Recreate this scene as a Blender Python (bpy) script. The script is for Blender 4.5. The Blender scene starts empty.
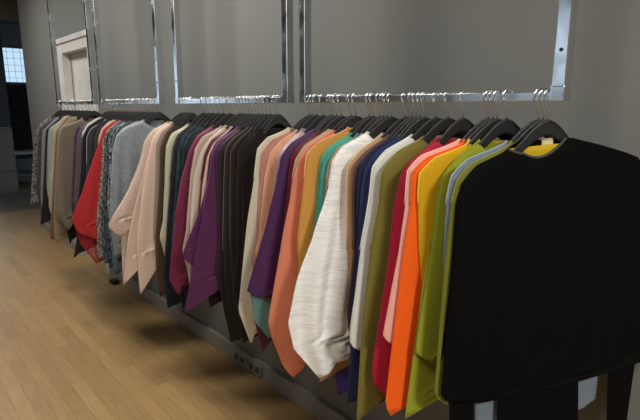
import bpy, bmesh, math, random
from mathutils import Vector, Matrix, noise

S = bpy.context.scene
COL = S.collection
rnd = random.Random(7)
R = math.radians

# ------------------------------------------------------------------ camera
FPX = 515.0
PITCH, YAW = R(11.42), R(40.9)
CAM = Vector((0.0, -1.60, 1.60))
HD = Vector((-math.cos(YAW), math.sin(YAW), 0.0))
RT = Vector((HD.y, -HD.x, 0.0))
UPZ = Vector((0, 0, 1))
FW = HD * math.cos(PITCH) - UPZ * math.sin(PITCH)
UPV = HD * math.sin(PITCH) + UPZ * math.cos(PITCH)
cd = bpy.data.cameras.new('camera')
cam = bpy.data.objects.new('camera', cd)
COL.objects.link(cam)
cd.sensor_width = 36.0
cd.lens = FPX / 640.0 * 36.0
cd.clip_start = 0.05
mw = Matrix((RT, UPV, -FW)).transposed().to_4x4()
mw.translation = CAM
cam.matrix_world = mw
S.camera = cam

# ------------------------------------------------------------------ world, lights, exposure
W = bpy.data.worlds.new('daylight')
S.world = W
W.use_nodes = True
W.node_tree.nodes['Background'].inputs[0].default_value = (0.70, 0.85, 1.0, 1)
W.node_tree.nodes['Background'].inputs[1].default_value = 1.3
S.view_settings.view_transform = 'Standard'
S.view_settings.look = 'None'
S.view_settings.gamma = 1.0
S.view_settings.use_curve_mapping = False
S.view_settings.exposure = 0.0


def area(name, loc, sx, sy, power, color=(1, 0.975, 0.925), rot=(0, 0, 0), spread=None):
    d = bpy.data.lights.new(name, 'AREA')
    d.shape = 'RECTANGLE'
    d.size, d.size_y, d.energy, d.color = sx, sy, power, color
    if spread:
        d.spread = R(spread)
    o = bpy.data.objects.new(name, d)
    o.location = loc
    o.rotation_euler = rot
    COL.objects.link(o)
    return o


LAMPS = [(-6.4, -1.2, 28), (-4.4, -1.1, 26), (-2.5, -1.1, 38), (-0.4, -1.8, 22),
         (2.0, -1.4, 120)]   # recessed ceiling panels: x, y, watt
CEIL = 3.10
for lx, ly, lp in LAMPS:
    area('ceiling_lamp_light', (lx, ly, CEIL - 0.035), 0.55, 0.55, lp)
area('back_room_daylight', (-13.9, -0.2, 2.45), 1.2, 0.8, 18, (0.75, 0.9, 1.0), (0, R(-90), 0))


# ------------------------------------------------------------------ projection helpers (pixel of the photo -> place in the room)
def ray(u, v):
    return FW * FPX + RT * (u - 320.0) + UPV * (210.0 - v)


def on_plane(u, v, P, N):
    d = ray(u, v)
    return CAM + d * ((P - CAM).dot(N) / d.dot(N))


def at_y(u, v, y):
    return on_plane(u, v, Vector((0, y, 0)), Vector((0, 1, 0)))


def at_x(u, v, x):
    return on_plane(u, v, Vector((x, 0, 0)), Vector((1, 0, 0)))


# ------------------------------------------------------------------ materials
MATS = {}


def lin(c):
    return tuple((x / 12.92 if x <= 0.04045 else ((x + 0.055) / 1.055) ** 2.4) for x in (v / 255.0 for v in c))


class NT:
    def __init__(self, name):
        self.m = bpy.data.materials.new(name)
        self.m.use_nodes = True
        self.t = self.m.node_tree
        self.b = self.t.nodes['Principled BSDF']

    def n(self, typ, **kw):
        x = self.t.nodes.new(typ)
        for k, v in kw.items():
            if k in x.inputs.keys() if hasattr(x.inputs, 'keys') else False:
                x.inputs[k].default_value = v
            else:
                setattr(x, k, v)
        return x

    def l(self, a, b):
        self.t.links.new(a, b)

    def coord(self, scale=(1, 1, 1), rot=(0, 0, 0)):
        c = self.n('ShaderNodeTexCoord')
        mp = self.n('ShaderNodeMapping')
        mp.inputs['Scale'].default_value = scale
        mp.inputs['Rotation'].default_value = rot
        self.l(c.outputs['Object'], mp.inputs['Vector'])
        return mp.outputs['Vector']

    def noise(self, vec, scale, detail=2.0, rough=0.5):
        x = self.n('ShaderNodeTexNoise')
        x.inputs['Scale'].default_value = scale
        x.inputs['Detail'].default_value = detail
        x.inputs['Roughness'].default_value = rough
        self.l(vec, x.inputs['Vector'])
        return x.outputs['Fac']

    def ramp(self, fac, stops):
        x = self.n('ShaderNodeValToRGB')
        e = x.color_ramp.elements
        while len(e) < len(stops):
            e.new(0.5)
        for i, (p, c) in enumerate(stops):
            e[i].position = p
            e[i].color = (*c, 1)
        self.l(fac, x.inputs['Fac'])
        return x.outputs['Color']

    def bump(self, fac, strength, dist=0.002):
        x = self.n('ShaderNodeBump')
        x.inputs['Strength'].default_value = strength
        x.inputs['Distance'].default_value = dist
        self.l(fac, x.inputs['Height'])
        self.l(x.outputs['Normal'], self.b.inputs['Normal'])


def mul(c, k):
    return tuple(min(1.0, x * k) for x in c)


def plain(name, rgb, rough=0.6, metal=0.0, spec=0.5, emit=0.0):
    if name in MATS:
        return MATS[name]
    q = NT(name)
    c = lin(rgb)
    v = q.coord()
    f = q.noise(v, 9.0, 3)
    q.l(q.ramp(f, [(0.3, mul(c, 0.93)), (0.7, mul(c, 1.06))]), q.b.inputs['Base Color'])
    q.b.inputs['Roughness'].default_value = rough
    q.b.inputs['Metallic'].default_value = metal
    q.b.inputs['Specular IOR Level'].default_value = spec
    if emit:
        q.b.inputs['Emission Color'].default_value = (*c, 1)
        q.b.inputs['Emission Strength'].default_value = emit
    MATS[name] = q.m
    return q.m


def fabric(kind, rgb, rgb2=None):
    key = f'{kind}_{rgb}_{rgb2}'
    if key in MATS:
        return MATS[key]
    q = NT(f'fabric_{kind}')
    c = lin(rgb)
    c2 = lin(rgb2) if rgb2 else mul(c, 1.25)
    b = q.b
    b.inputs['Roughness'].default_value = 0.85
    b.inputs['Specular IOR Level'].default_value = 0.25 if sum(rgb) > 60 else 0.1
    b.inputs['Sheen Weight'].default_value = 0.12 if sum(rgb) > 60 else 0.0
    b.inputs['Sheen Roughness'].default_value = 0.4
    if kind == 'plain':
        v = q.coord((1, 1, 1))
        f = q.noise(v, 420, 2)
        q.l(q.ramp(f, [(0.3, mul(c, 0.9)), (0.7, mul(c, 1.1))]), b.inputs['Base Color'])
        q.bump(f, 0.25, 0.0008)
    elif kind == 'satin':
        v = q.coord((1, 1, 0.15))
        f = q.noise(v, 60, 2)
        q.l(q.ramp(f, [(0.3, mul(c, 0.92)), (0.7, mul(c, 1.08))]), b.inputs['Base Color'])
        b.inputs['Roughness'].default_value = 0.5
        b.inputs['Specular IOR Level'].default_value = 0.35
    elif kind == 'gauze':
        v = q.coord((3, 3, 60))
        f = q.noise(v, 4.0, 4, 0.65)
        q.l(q.ramp(f, [(0.36, mul(c, 0.84)), (0.5, c), (0.62, mul(c, 1.1))]), b.inputs['Base Color'])
        q.bump(f, 0.5, 0.002)
        b.inputs['Sheen Weight'].default_value = 0.2
    elif kind == 'glitter':       # tulle or lurex with small shiny dots
        v = q.coord()
        vo = q.n('ShaderNodeTexVoronoi')
        vo.inputs['Scale'].default_value = 170
        q.l(v, vo.inputs['Vector'])
        f = q.ramp(vo.outputs['Distance'], [(0.16, (1, 1, 1)), (0.34, (0, 0, 0))])
        mx = q.n('ShaderNodeMix', data_type='RGBA')
        q.l(f, mx.inputs[0])
        mx.inputs[6].default_value = (*c, 1)
        mx.inputs[7].default_value = (*c2, 1)
        q.l(mx.outputs[2], b.inputs['Base Color'])
        b.inputs['Roughness'].default_value = 0.55
        q.bump(vo.outputs['Distance'], 0.4, 0.001)
    elif kind == 'sequin':        # coarse light flecks on a dark ground
        v = q.coord((1, 1, 0.6))
        f = q.noise(v, 105, 3, 0.7)
        q.l(q.ramp(f, [(0.46, c), (0.60, c2)]), b.inputs['Base Color'])
        b.inputs['Roughness'].default_value = 0.45
        q.bump(f, 0.5, 0.002)
    elif kind == 'net':           # open net
        v = q.coord((1, 1, 0.25))
        f = q.noise(v, 90, 3, 0.7)
        b.inputs['Base Color'].default_value = (*c, 1)
        a_ = q.ramp(f, [(0.35, (0.25,) * 3), (0.65, (0.95,) * 3)])
        q.l(a_, b.inputs['Alpha'])
    elif kind == 'pattern':       # woven scrolls
        v = q.coord((1, 1, 0.7))
        wv = q.n('ShaderNodeTexWave')
        wv.inputs['Scale'].default_value = 20
        wv.inputs['Distortion'].default_value = 9
        wv.inputs['Detail'].default_value = 3
        wv.inputs['Detail Scale'].default_value = 2.5
        q.l(v, wv.inputs['Vector'])
        q.l(q.ramp(wv.outputs['Fac'], [(0.5, c), (0.78, c2)]), b.inputs['Base Color'])
    elif kind == 'velvet':
        v = q.coord((1, 1, 0.4))
        f = q.noise(v, 24, 4, 0.7)
        q.l(q.ramp(f, [(0.42, mul(c, 0.7)), (0.65, c2)]), b.inputs['Base Color'])
        b.inputs['Sheen Weight'].default_value = 0.3
    MATS[key] = q.m
    return q.m


def wall_mat(name, rgb):
    q = NT(name)
    c = lin(rgb)
    v = q.coord()
    f = q.noise(v, 1.3, 4)
    q.l(q.ramp(f, [(0.3, mul(c, 0.97)), (0.7, mul(c, 1.03))]), q.b.inputs['Base Color'])
    q.b.inputs['Roughness'].default_value = 0.75
    q.bump(q.noise(v, 160, 2), 0.12, 0.001)
    return q.m


def floor_mat():
    q = NT('oak_laminate')
    v = q.coord()
    br = q.n('ShaderNodeTexBrick')
    br.offset = 0.37
    br.inputs['Color1'].default_value = (*lin((176, 143, 96)), 1)
    br.inputs['Color2'].default_value = (*lin((160, 128, 84)), 1)
    br.inputs['Mortar'].default_value = (*lin((132, 100, 62)), 1)
    br.inputs['Scale'].default_value = 1.0
    br.inputs['Mortar Size'].default_value = 0.0012
    br.inputs['Mortar Smooth'].default_value = 0.4
    br.inputs['Bias'].default_value = 0.1
    br.inputs['Brick Width'].default_value = 0.9
    br.inputs['Row Height'].default_value = 0.075
    q.l(v, br.inputs['Vector'])
    g = q.noise(q.coord((2.2, 38, 1)), 2.4, 5, 0.62)
    gr = q.ramp(g, [(0.3, (0.80, 0.78, 0.74)), (0.7, (1.08, 1.08, 1.08))])
    mx = q.n('ShaderNodeMix', data_type='RGBA', blend_type='MULTIPLY')
    mx.inputs[0].default_value = 1.0
    q.l(br.outputs['Color'], mx.inputs[6])
    q.l(gr, mx.inputs[7])
    q.l(mx.outputs[2], q.b.inputs['Base Color'])
    q.b.inputs['Roughness'].default_value = 0.42
    q.b.inputs['Specular IOR Level'].default_value = 0.4
    q.bump(g, 0.08, 0.001)
    return q.m


def chrome_mat():
    q = NT('chrome')
    q.b.inputs['Base Color'].default_value = (0.72, 0.74, 0.76, 1)
    q.b.inputs['Metallic'].default_value = 1.0
    f = q.noise(q.coord((1, 1, 1)), 14, 2)
    rr = q.ramp(f, [(0.35, (0.10,) * 3), (0.7, (0.30,) * 3)])
    q.l(rr, q.b.inputs['Roughness'])
    return q.m


CHROME = chrome_mat()
BLACKPL = plain('black_plastic', (15, 15, 16), 0.55)
WHITEP = plain('white_paint', (214, 212, 206), 0.5)
DARKHOLE = plain('dark_hole', (12, 12, 12), 0.8)


# ------------------------------------------------------------------ mesh helpers
def link(name, me, mat, parent=None, smooth=False):
    o = bpy.data.objects.new(name, me)
    COL.objects.link(o)
    if mat:
        me.materials.append(mat)
    if parent:
        o.parent = parent
    if smooth:
        for p in me.polygons:
            p.use_smooth = True
    return o


def from_bm(name, bm, mat, parent=None, smooth=False, loc=None):
    me = bpy.data.meshes.new(name)
    bmesh.ops.recalc_face_normals(bm, faces=bm.faces)
    bm.to_mesh(me)
    bm.free()
    o = link(name, me, mat, parent, smooth)
    if loc is not None:
        o.location = loc
    return o


def box_bm(bm, a, b):
    a, b = Vector(a), Vector(b)
    vs = [bm.verts.new((x, y, z)) for x in (a.x, b.x) for y in (a.y, b.y) for z in (a.z, b.z)]
    for f in ((0, 1, 3, 2), (4, 6, 7, 5), (0, 4, 5, 1), (2, 3, 7, 6), (0, 2, 6, 4), (1, 5, 7, 3)):
        bm.faces.new([vs[i] for i in f])


def boxes(name, lst, mat, parent=None, bevel=0.0):
    bm = bmesh.new()
    for a, b in lst:
        box_bm(bm, a, b)
    o = from_bm(name, bm, mat, parent)
    if bevel:
        m = o.modifiers.new('bevel', 'BEVEL')
        m.width = bevel
        m.segments = 2
    return o


def tube_bm(bm, pts, rad, n=8, cap=True):
    rings = []
    pts = [Vector(p) for p in pts]
    up0 = Vector((0.31, 0.17, 0.93))
    for i, p in enumerate(pts):
        t = (pts[min(i + 1, len(pts) - 1)] - pts[max(i - 1, 0)]).normalized()
        a = t.cross(up0)
        if a.length < 1e-4:
            a = t.cross(Vector((1, 0, 0)))
        a.normalize()
        b = t.cross(a)
        rings.append([bm.verts.new(p + (a * math.cos(k * 2 * math.pi / n) + b * math.sin(k * 2 * math.pi / n)) * rad)
                      for k in range(n)])
    for i in range(len(rings) - 1):
        for k in range(n):
            bm.faces.new((rings[i][k], rings[i][(k + 1) % n], rings[i + 1][(k + 1) % n], rings[i + 1][k]))
    if cap:
        bm.faces.new(rings[0][::-1])
        bm.faces.new(rings[-1])


def empty(name, loc):
    o = bpy.data.objects.new(name, None)
    o.empty_display_size = 0.05
    COL.objects.link(o)
    o.location = loc
    return o


def tag(o, label, cat, group=None):
    o['label'] = label
    o['category'] = cat
    if group:
        o['group'] = group
    return o


def struct(o):
    o['kind'] = 'structure'
    return o


# ------------------------------------------------------------------ the room
WALLM = wall_mat('grey_wall_paint', (116, 117, 113))
XE, XF, XR = -7.60, -9.0, 2.6        # end of the wall with the racks, threshold, wall behind the photographer
YB = -5.5
HZ = at_x(10, 19, XF).z               # underside of the header over the opening
struct(boxes('floor', [((XF, YB, -0.1), (XR, 1.8, 0.0))], floor_mat()))
struct(boxes('ceiling', [((XF - 0.2, YB - 0.2, CEIL), (XR + 0.2, 2.0, CEIL + 0.1))], wall_mat('ceiling_paint', (120, 119, 116))))
# racks' wall with a door opening
DX0, DX1, DZ = -5.83, -5.02, 2.13
struct(boxes('wall_back', [((XE, 0, 0), (DX0, 0.2, CEIL)), ((DX1, 0, 0), (XR, 0.2, CEIL)), ((DX0, 0, DZ), (DX1, 0.2, CEIL))], WALLM))
struct(boxes('wall_right', [((XR, YB, 0), (XR + 0.2, 0.2, CEIL))], WALLM))
# opposite wall, with a wide window
WX0, WX1, WZ0, WZ1 = -4.4, -1.7, 1.75, 2.8
FRONTM = wall_mat('pale_wall_paint', (160, 159, 154))
struct(boxes('wall_front', [((XF, YB - 0.2, 0), (WX0, YB, CEIL)), ((WX1, YB - 0.2, 0), (XR, YB, CEIL)),
                            ((WX0, YB - 0.2, 0), (WX1, YB, WZ0)), ((WX0, YB - 0.2, WZ1), (WX1, YB, CEIL))], FRONTM))
wf = []
for i in range(5):
    x = WX0 + (WX1 - WX0) * i / 4
    wf.append(((x - 0.03, YB - 0.12, WZ0), (x + 0.03, YB - 0.06, WZ1)))
wf += [((WX0, YB - 0.12, WZ0), (WX1, YB - 0.06, WZ0 + 0.06)), ((WX0, YB - 0.12, WZ1 - 0.06), (WX1, YB - 0.06, WZ1))]
struct(boxes('window_1', wf, plain('dark_window_frame', (60, 62, 64), 0.4)))
# side wall with the opening into the back room
LY0, LY1, LZ0, LZ1 = -5.0, -2.9, 0.9, 2.7
struct(boxes('wall_left', [((XF - 0.2, YB, HZ), (XF, 1.8, CEIL)), ((XF - 0.2, YB, 0), (XF, LY0, HZ)), ((XF - 0.2, LY1, 0), (XF, -2.6, HZ)),
                            ((XF - 0.2, LY0, 0), (XF, LY1, LZ0)), ((XF - 0.2, LY0, LZ1), (XF, LY1, HZ)), ((XF - 0.2, 1.2, 0), (XF, 1.8, HZ))], WALLM))
wf = [((XF - 0.12, LY0 + (LY1 - LY0) * i / 3 - 0.03, LZ0), (XF - 0.06, LY0 + (LY1 - LY0) * i / 3 + 0.03, LZ1)) for i in range(4)]
wf += [((XF - 0.12, LY0, LZ0), (XF - 0.06, LY1, LZ0 + 0.06)), ((XF - 0.12, LY0, LZ1 - 0.06), (XF - 0.06, LY1, LZ1))]
struct(boxes('window_4', wf, plain('dark_window_frame', (60, 62, 64), 0.4)))
struct(boxes('wall_recess', [((XF, 1.8, 0), (XE, 2.0, CEIL)), ((XE, 0.2, 0), (XE + 0.2, 1.8, CEIL))], WALLM))

# back room
XB = -14.4
struct(boxes('floor_back_room', [((XB, -2.6, -0.1), (XF, 3.2, -0.002))], plain('dark_tile_floor', (112, 104, 88), 0.35)))
BRW = wall_mat('back_room_paint', (120, 126, 132))
struct(boxes('ceiling_back_room', [((XB, -2.6, 3.5), (XF - 0.2, 3.2, 3.6)), ((XF - 0.25, -2.6, CEIL + 0.1), (XF - 0.2, 3.2, 3.5))], BRW))
w0, w1 = at_x(4.0, 84, XB), at_x(28.5, 46, XB)
wa, wb, wz0, wz1 = w0.y, w1.y + 0.1, w0.z, w1.z
struct(boxes('wall_far', [((XB - 0.2, -2.6, 0), (XB, wa, 3.5)), ((XB - 0.2, wb, 0), (XB, 3.2, 3.5)),
                          ((XB - 0.2, wa, 0), (XB, wb, wz0)), ((XB - 0.2, wa, wz1), (XB, wb, 3.5))], BRW))
struct(boxes('wall_side_back_room', [((XB, 3.2, 0), (XF, 3.4, 3.6)), ((XB, -2.8, 0), (XF, -2.6, 3.6))], BRW))
fr = [((XB - 0.1, wa, wz0), (XB + 0.02, wa + 0.05, wz1)), ((XB - 0.1, wb - 0.05, wz0), (XB + 0.02, wb, wz1)),
      ((XB - 0.1, wa, wz1 - 0.07), (XB + 0.02, wb, wz1)), ((XB - 0.1, wa, wz0), (XB + 0.02, wb, wz0 + 0.05))]
n_ = 5
for i in range(1, n_):
    y = wa + (wb - wa) * i / n_
    fr.append(((XB - 0.09, y - 0.003, wz0), (XB - 0.08, y + 0.003, wz1)))
for i in range(1, 6):
    z = wz0 + (wz1 - wz0) * i / 6
    fr.append(((XB - 0.09, wa, z - 0.003), (XB - 0.08, wb, z + 0.003)))
struct(boxes('window_2', fr, plain('steel_window_frame', (86, 96, 104), 0.5)))
q = NT('frosted_glass')
q.b.inputs['Base Color'].default_value = (0.8, 0.92, 1, 1)
q.b.inputs['Transmission Weight'].default_value = 0.9
q.b.inputs['Roughness'].default_value = 0.35
struct(boxes('window_3', [((XB - 0.12, wa, wz0), (XB - 0.105, wb, wz1))], q.m))

# door in the racks' wall
struct(boxes('door_1', [((DX0, 0.06, 0.005), (DX1, 0.10, DZ))], WHITEP))
ar = 0.155
struct(boxes('trim_1', [((DX0 - ar, -0.025, 0), (DX0 + 0.01, 0.055, DZ + 0.12)), ((DX1 - 0.01, -0.025, 0), (DX1 + 0.10, 0.055, DZ + 0.12)),
                        ((DX0 + 0.01, -0.025, DZ - 0.01), (DX1 - 0.01, 0.055, DZ + 0.12)), ((DX0 - ar - 0.02, -0.04, DZ + 0.085), (DX1 + 0.12, -0.02, DZ + 0.135))],
             WHITEP, bevel=0.004))
# skirting duct along the wall
GREYT = plain('grey_skirting_duct', (150, 146, 138), 0.5)
BX0 = DX1 + 0.10
struct(boxes('baseboard_back', [((BX0, -0.025, 0), (XR, 0, 0.092)), ((BX0, -0.029, 0.092), (XR, 0, 0.106))], GREYT, bevel=0.002))
struct(boxes('baseboard_left', [((XE, -0.02, 0), (DX0 - ar, 0, 0.10))], GREYT, bevel=0.002))
struct(boxes('trim_2', [((XF - 0.03, -2.6, -0.001), (XF + 0.03, 1.2, 0.004))], plain('threshold_strip', (150, 128, 92), 0.4)))


# sockets set in the duct
def socket(cx, label):
    r_ = empty('power_socket', (cx, -0.026, 0.015))
    boxes('face_plate', [((-0.072, -0.008, 0.0), (0.072, 0.0, 0.078))], plain('socket_plate', (140, 137, 130), 0.4), r_, 0.003)
    for sx in (-0.034, 0.034):
        bm = bmesh.new()
        bmesh.ops.create_cone(bm, cap_ends=True, segments=20, radius1=0.021, radius2=0.021, depth=0.006,
                              matrix=Matrix.Translation((sx, -0.009, 0.039)) @ Matrix.Rotation(R(90), 4, 'X'))
        o = from_bm('socket_well', bm, plain('socket_well', (78, 76, 72), 0.5), r_)
        bm = bmesh.new()
        for dx in (-0.009, 0.009):
            bmesh.ops.create_cone(bm, cap_ends=True, segments=8, radius1=0.0028, radius2=0.0028, depth=0.003,
                                  matrix=Matrix.Translation((sx + dx, -0.0125, 0.039)) @ Matrix.Rotation(R(90), 4, 'X'))
        from_bm('pin_hole', bm, DARKHOLE, o)
    tag(r_, label, 'socket', 'sockets in the skirting')


sx1 = on_plane(240, 359, Vector((0, -0.03, 0)), Vector((0, 1, 0))).x
sx2 = on_plane(257, 369, Vector((0, -0.03, 0)), Vector((0, 1, 0))).x
socket(sx1, 'grey double power socket in the skirting, farther from the camera of the pair')
socket(sx1 + 0.165, 'grey double power socket in the skirting, nearer to the camera of the pair')

st = empty('door_stop', (*(lambda p: (p.x, p.y))(on_plane(114, 283, Vector((0, 0, 0)), UPZ)), 0))
boxes('wedge_block', [((-0.05, -0.03, 0), (0.05, 0.03, 0.035))], plain('dark_rubber', (40, 38, 36), 0.7), st, 0.008)
boxes('metal_cap', [((-0.02, -0.032, 0.034), (0.02, 0.032, 0.042))], plain('dull_metal', (120, 118, 112), 0.4, 0.8), st, 0.002)
tag(st, 'small dark block on the floor at the start of the skirting', 'door stop')

# ceiling lamps
for lx, ly, lp in LAMPS:
    r_ = empty('ceiling_lamp', (lx, ly, CEIL))
    boxes('lamp_frame', [((-0.32, -0.32, -0.03), (0.32, -0.29, 0)), ((-0.32, 0.29, -0.03), (0.32, 0.32, 0)),
                         ((-0.32, -0.29, -0.03), (-0.29, 0.29, 0)), ((0.29, -0.29, -0.03), (0.32, 0.29, 0))], WHITEP, r_)
    boxes('diffuser', [((-0.29, -0.29, -0.015), (0.29, 0.29, -0.005))], plain('lamp_diffuser', (255, 246, 230), 0.5, emit=2.0), r_)
    tag(r_, 'square white ceiling lamp panel above the clothes rails', 'ceiling lamp', 'ceiling lamp panels')


# ------------------------------------------------------------------ back room furniture
def at_floor(u, v):
    return on_plane(u, v, Vector((0, 0, 0)), UPZ)


BX = -12.0
t0 = at_x(8, 152, BX)
t1 = at_x(37, 152, BX)
tz = t0.z
tb = empty('display_table', (BX, (t0.y + t1.y) / 2, 0))
hw = (t1.y - t0.y) / 2
boxes('table_top', [((-0.35, -hw, tz - 0.04), (0.35, hw + 0.3, tz))], plain('pale_table_top', (150, 152, 150), 0.4), tb, 0.004)
for lx in (-0.30, 0.30):
    for ly in (-hw + 0.05, hw + 0.2):
        boxes('leg', [((lx - 0.025, ly - 0.025, 0), (lx + 0.025, ly + 0.025, tz - 0.04))], plain('dark_leg', (46, 46, 48), 0.5), tb)
boxes('lower_shelf', [((-0.33, -hw + 0.03, 0.22), (0.33, hw + 0.25, 0.25))], plain('grey_shelf', (96, 98, 100), 0.5), tb)
tag(tb, 'long pale topped table with a lower shelf in the back room', 'table')

# dark cabinet at the far left edge
c0 = at_x(-14, 190, -11.0)
c1 = at_x(12, 128, -11.0)
cb = empty('cabinet', (-11.0, (c0.y + c1.y) / 2, 0))
cw = (c1.y - c0.y) / 2
boxes('carcass', [((-0.4, -cw, 0.0), (0.0, cw, c1.z))], plain('grey_cabinet', (92, 96, 98), 0.5), cb, 0.004)
boxes('door', [((0.0, -cw + 0.02, 0.42), (0.018, cw - 0.02, c1.z - 0.03))], plain('grey_cabinet_door', (104, 108, 110), 0.45), cb, 0.003)
boxes('drawer', [((0.0, -cw + 0.02, 0.08), (0.018, cw - 0.02, 0.39))], plain('grey_cabinet_door', (104, 108, 110), 0.45), cb, 0.003)
tag(cb, 'low grey cabinet in the back room at the left edge of the photo', 'cabinet')

# dark post
pp = at_x(1, 80, -12.6)
po = empty('steel_column', (-12.6, pp.y, 0))
boxes('shaft', [((-0.09, -0.16, 0), (0.09, 0.07, 3.5))], plain('dark_column', (38, 44, 52), 0.5), po, 0.004)
boxes('foot_plate', [((-0.13, -0.2, 0), (0.13, 0.11, 0.015))], plain('dark_column', (38, 44, 52), 0.5), po)
tag(po, 'dark blue grey column beside the back room window', 'column')

# dark curtain below the window
ca, cb_ = wa - 0.06, wb + 0.12
cu = empty('curtain', (XB + 0.1, (ca + cb_) / 2, 0.3))
bm = bmesh.new()
N = 90
hz = wz0 - 0.02
rows = []
for j in range(8):
    z = hz * (1 - j / 7) + 0.35 * j / 7
    row = []
    for i in range(N + 1):
        y = ca + (cb_ - ca) * i / N
        row.append(bm.verts.new((0.03 * math.sin(i * 0.93 + 0.4 * math.sin(i * 0.31)) * (0.6 + 0.06 * j), y - (ca + cb_) / 2, z - 0.3)))
    rows.append(row)
for j in range(7):
    for i in range(N):
        bm.faces.new((rows[j][i], rows[j][i + 1], rows[j + 1][i + 1], rows[j + 1][i]))
o = from_bm('cloth', bm, fabric('velvet', (44, 40, 40), (66, 60, 58)), cu, True)
sm = o.modifiers.new('s', 'SOLIDIFY')
sm.thickness = 0.004
bm = bmesh.new()
tube_bm(bm, [(0, ca - (ca + cb_) / 2 - 0.05, hz - 0.3), (0, cb_ - (ca + cb_) / 2 + 0.05, hz - 0.3)], 0.012)
from_bm('curtain_rod', bm, plain('dark_column', (38, 44, 52), 0.5), cu)
tag(cu, 'dark pleated curtain hanging below the bright back room window', 'curtain')

# ------------------------------------------------------------------ rail frames
YBAR = -0.32
BZ = 1.611
TUBE = 0.032
BARH = 0.024


def rail_frame(x0, x1, label):
    ztop = CEIL
    r_ = empty('rail_frame', ((x0 + x1) / 2, YBAR, BZ))
    hx = (x1 - x0) / 2
    bar = boxes('hanging_bar', [((-hx + TUBE, -0.0125, 0), (hx - TUBE, 0.0125, BARH))], CHROME, r_, 0.002)
    for s in (-1, 1):
        xa, xb = (-hx, -hx + TUBE) if s < 0 else (hx - TUBE, hx)
        p = boxes('upright', [((xa, -0.017, 0), (xb, 0.017, ztop - BZ - 0.012))], CHROME, r_, 0.002)
        bm = bmesh.new()
        for z in (0.12, 0.32, 0.62, 0.92, 1.22):
            bmesh.ops.create_cone(bm, cap_ends=True, segments=14, radius1=0.0045, radius2=0.0045, depth=0.002,
                                  matrix=Matrix.Translation(((xa + xb) / 2, -0.0175, z)) @ Matrix.Rotation(R(90), 4, 'X'))
        from_bm('screw_hole', bm, DARKHOLE, p)
        boxes('corner_clamp', [((xa - 0.0015, -0.019, 0.0), (xb + 0.0015, 0.019, BARH + 0.012))], CHROME, p, 0.002)
        boxes('ceiling_plate', [((xa - 0.03, -0.05, ztop - BZ - 0.012), (xb + 0.03, 0.05, ztop - BZ))], CHROME, r_, 0.002)
    boxes('top_bar', [((-hx + TUBE, -0.0125, 1.30), (hx - TUBE, 0.0125, 1.30 + BARH))], CHROME, r_, 0.002)
    tag(r_, label, 'clothes rail', 'chrome rail frames hung from the ceiling')
    return r_


rail_frame(-4.955, -3.985, 'chrome hanging rail frame in front of the white door, farthest of the four')
rail_frame(-3.85, -2.845, 'chrome hanging rail frame, second from the door')
rail_frame(-2.64, -1.655, 'chrome hanging rail frame, third from the door')
rail_frame(-1.578, -0.570, 'chrome hanging rail frame nearest the camera, holding the bright kaftans')


# ------------------------------------------------------------------ hangers
def hanger_profile():
    key = [(0, 0), (0.02, 0.006), (0.045, 0.024), (0.07, 0.048), (0.095, 0.071), (0.13, 0.103), (0.165, 0.131), (0.196, 0.154)]
    top, bot = [], []
    n = 36
    for i in range(n + 1):
        s = -0.196 + 0.392 * i / n
        a = abs(s)
        d = 0
        for (a0, d0), (a1, d1) in zip(key, key[1:]):
            if a0 <= a <= a1 + 1e-6:
                d = d0 + (d1 - d0) * (a - a0) / (a1 - a0)
        z = 1.568 - d
        thick = 0.034 + 0.006 * math.exp(-(a / 0.06) ** 2) - 0.010 * (a / 0.196)
        if i in (0, n):
            thick *= 0.55
            z -= 0.004
        top.append((s, z))
        bot.append((s, z - thick))
    return top, bot


HT, HB = hanger_profile()


def hanger_top(s):
    s = max(-0.196, min(0.196, s))
    for (s0, z0), (s1, z1) in zip(HT, HT[1:]):
        if s0 <= s <= s1:
            return z0 + (z1 - z0) * (s - s0) / (s1 - s0)
    return HT[-1][1]


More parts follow.
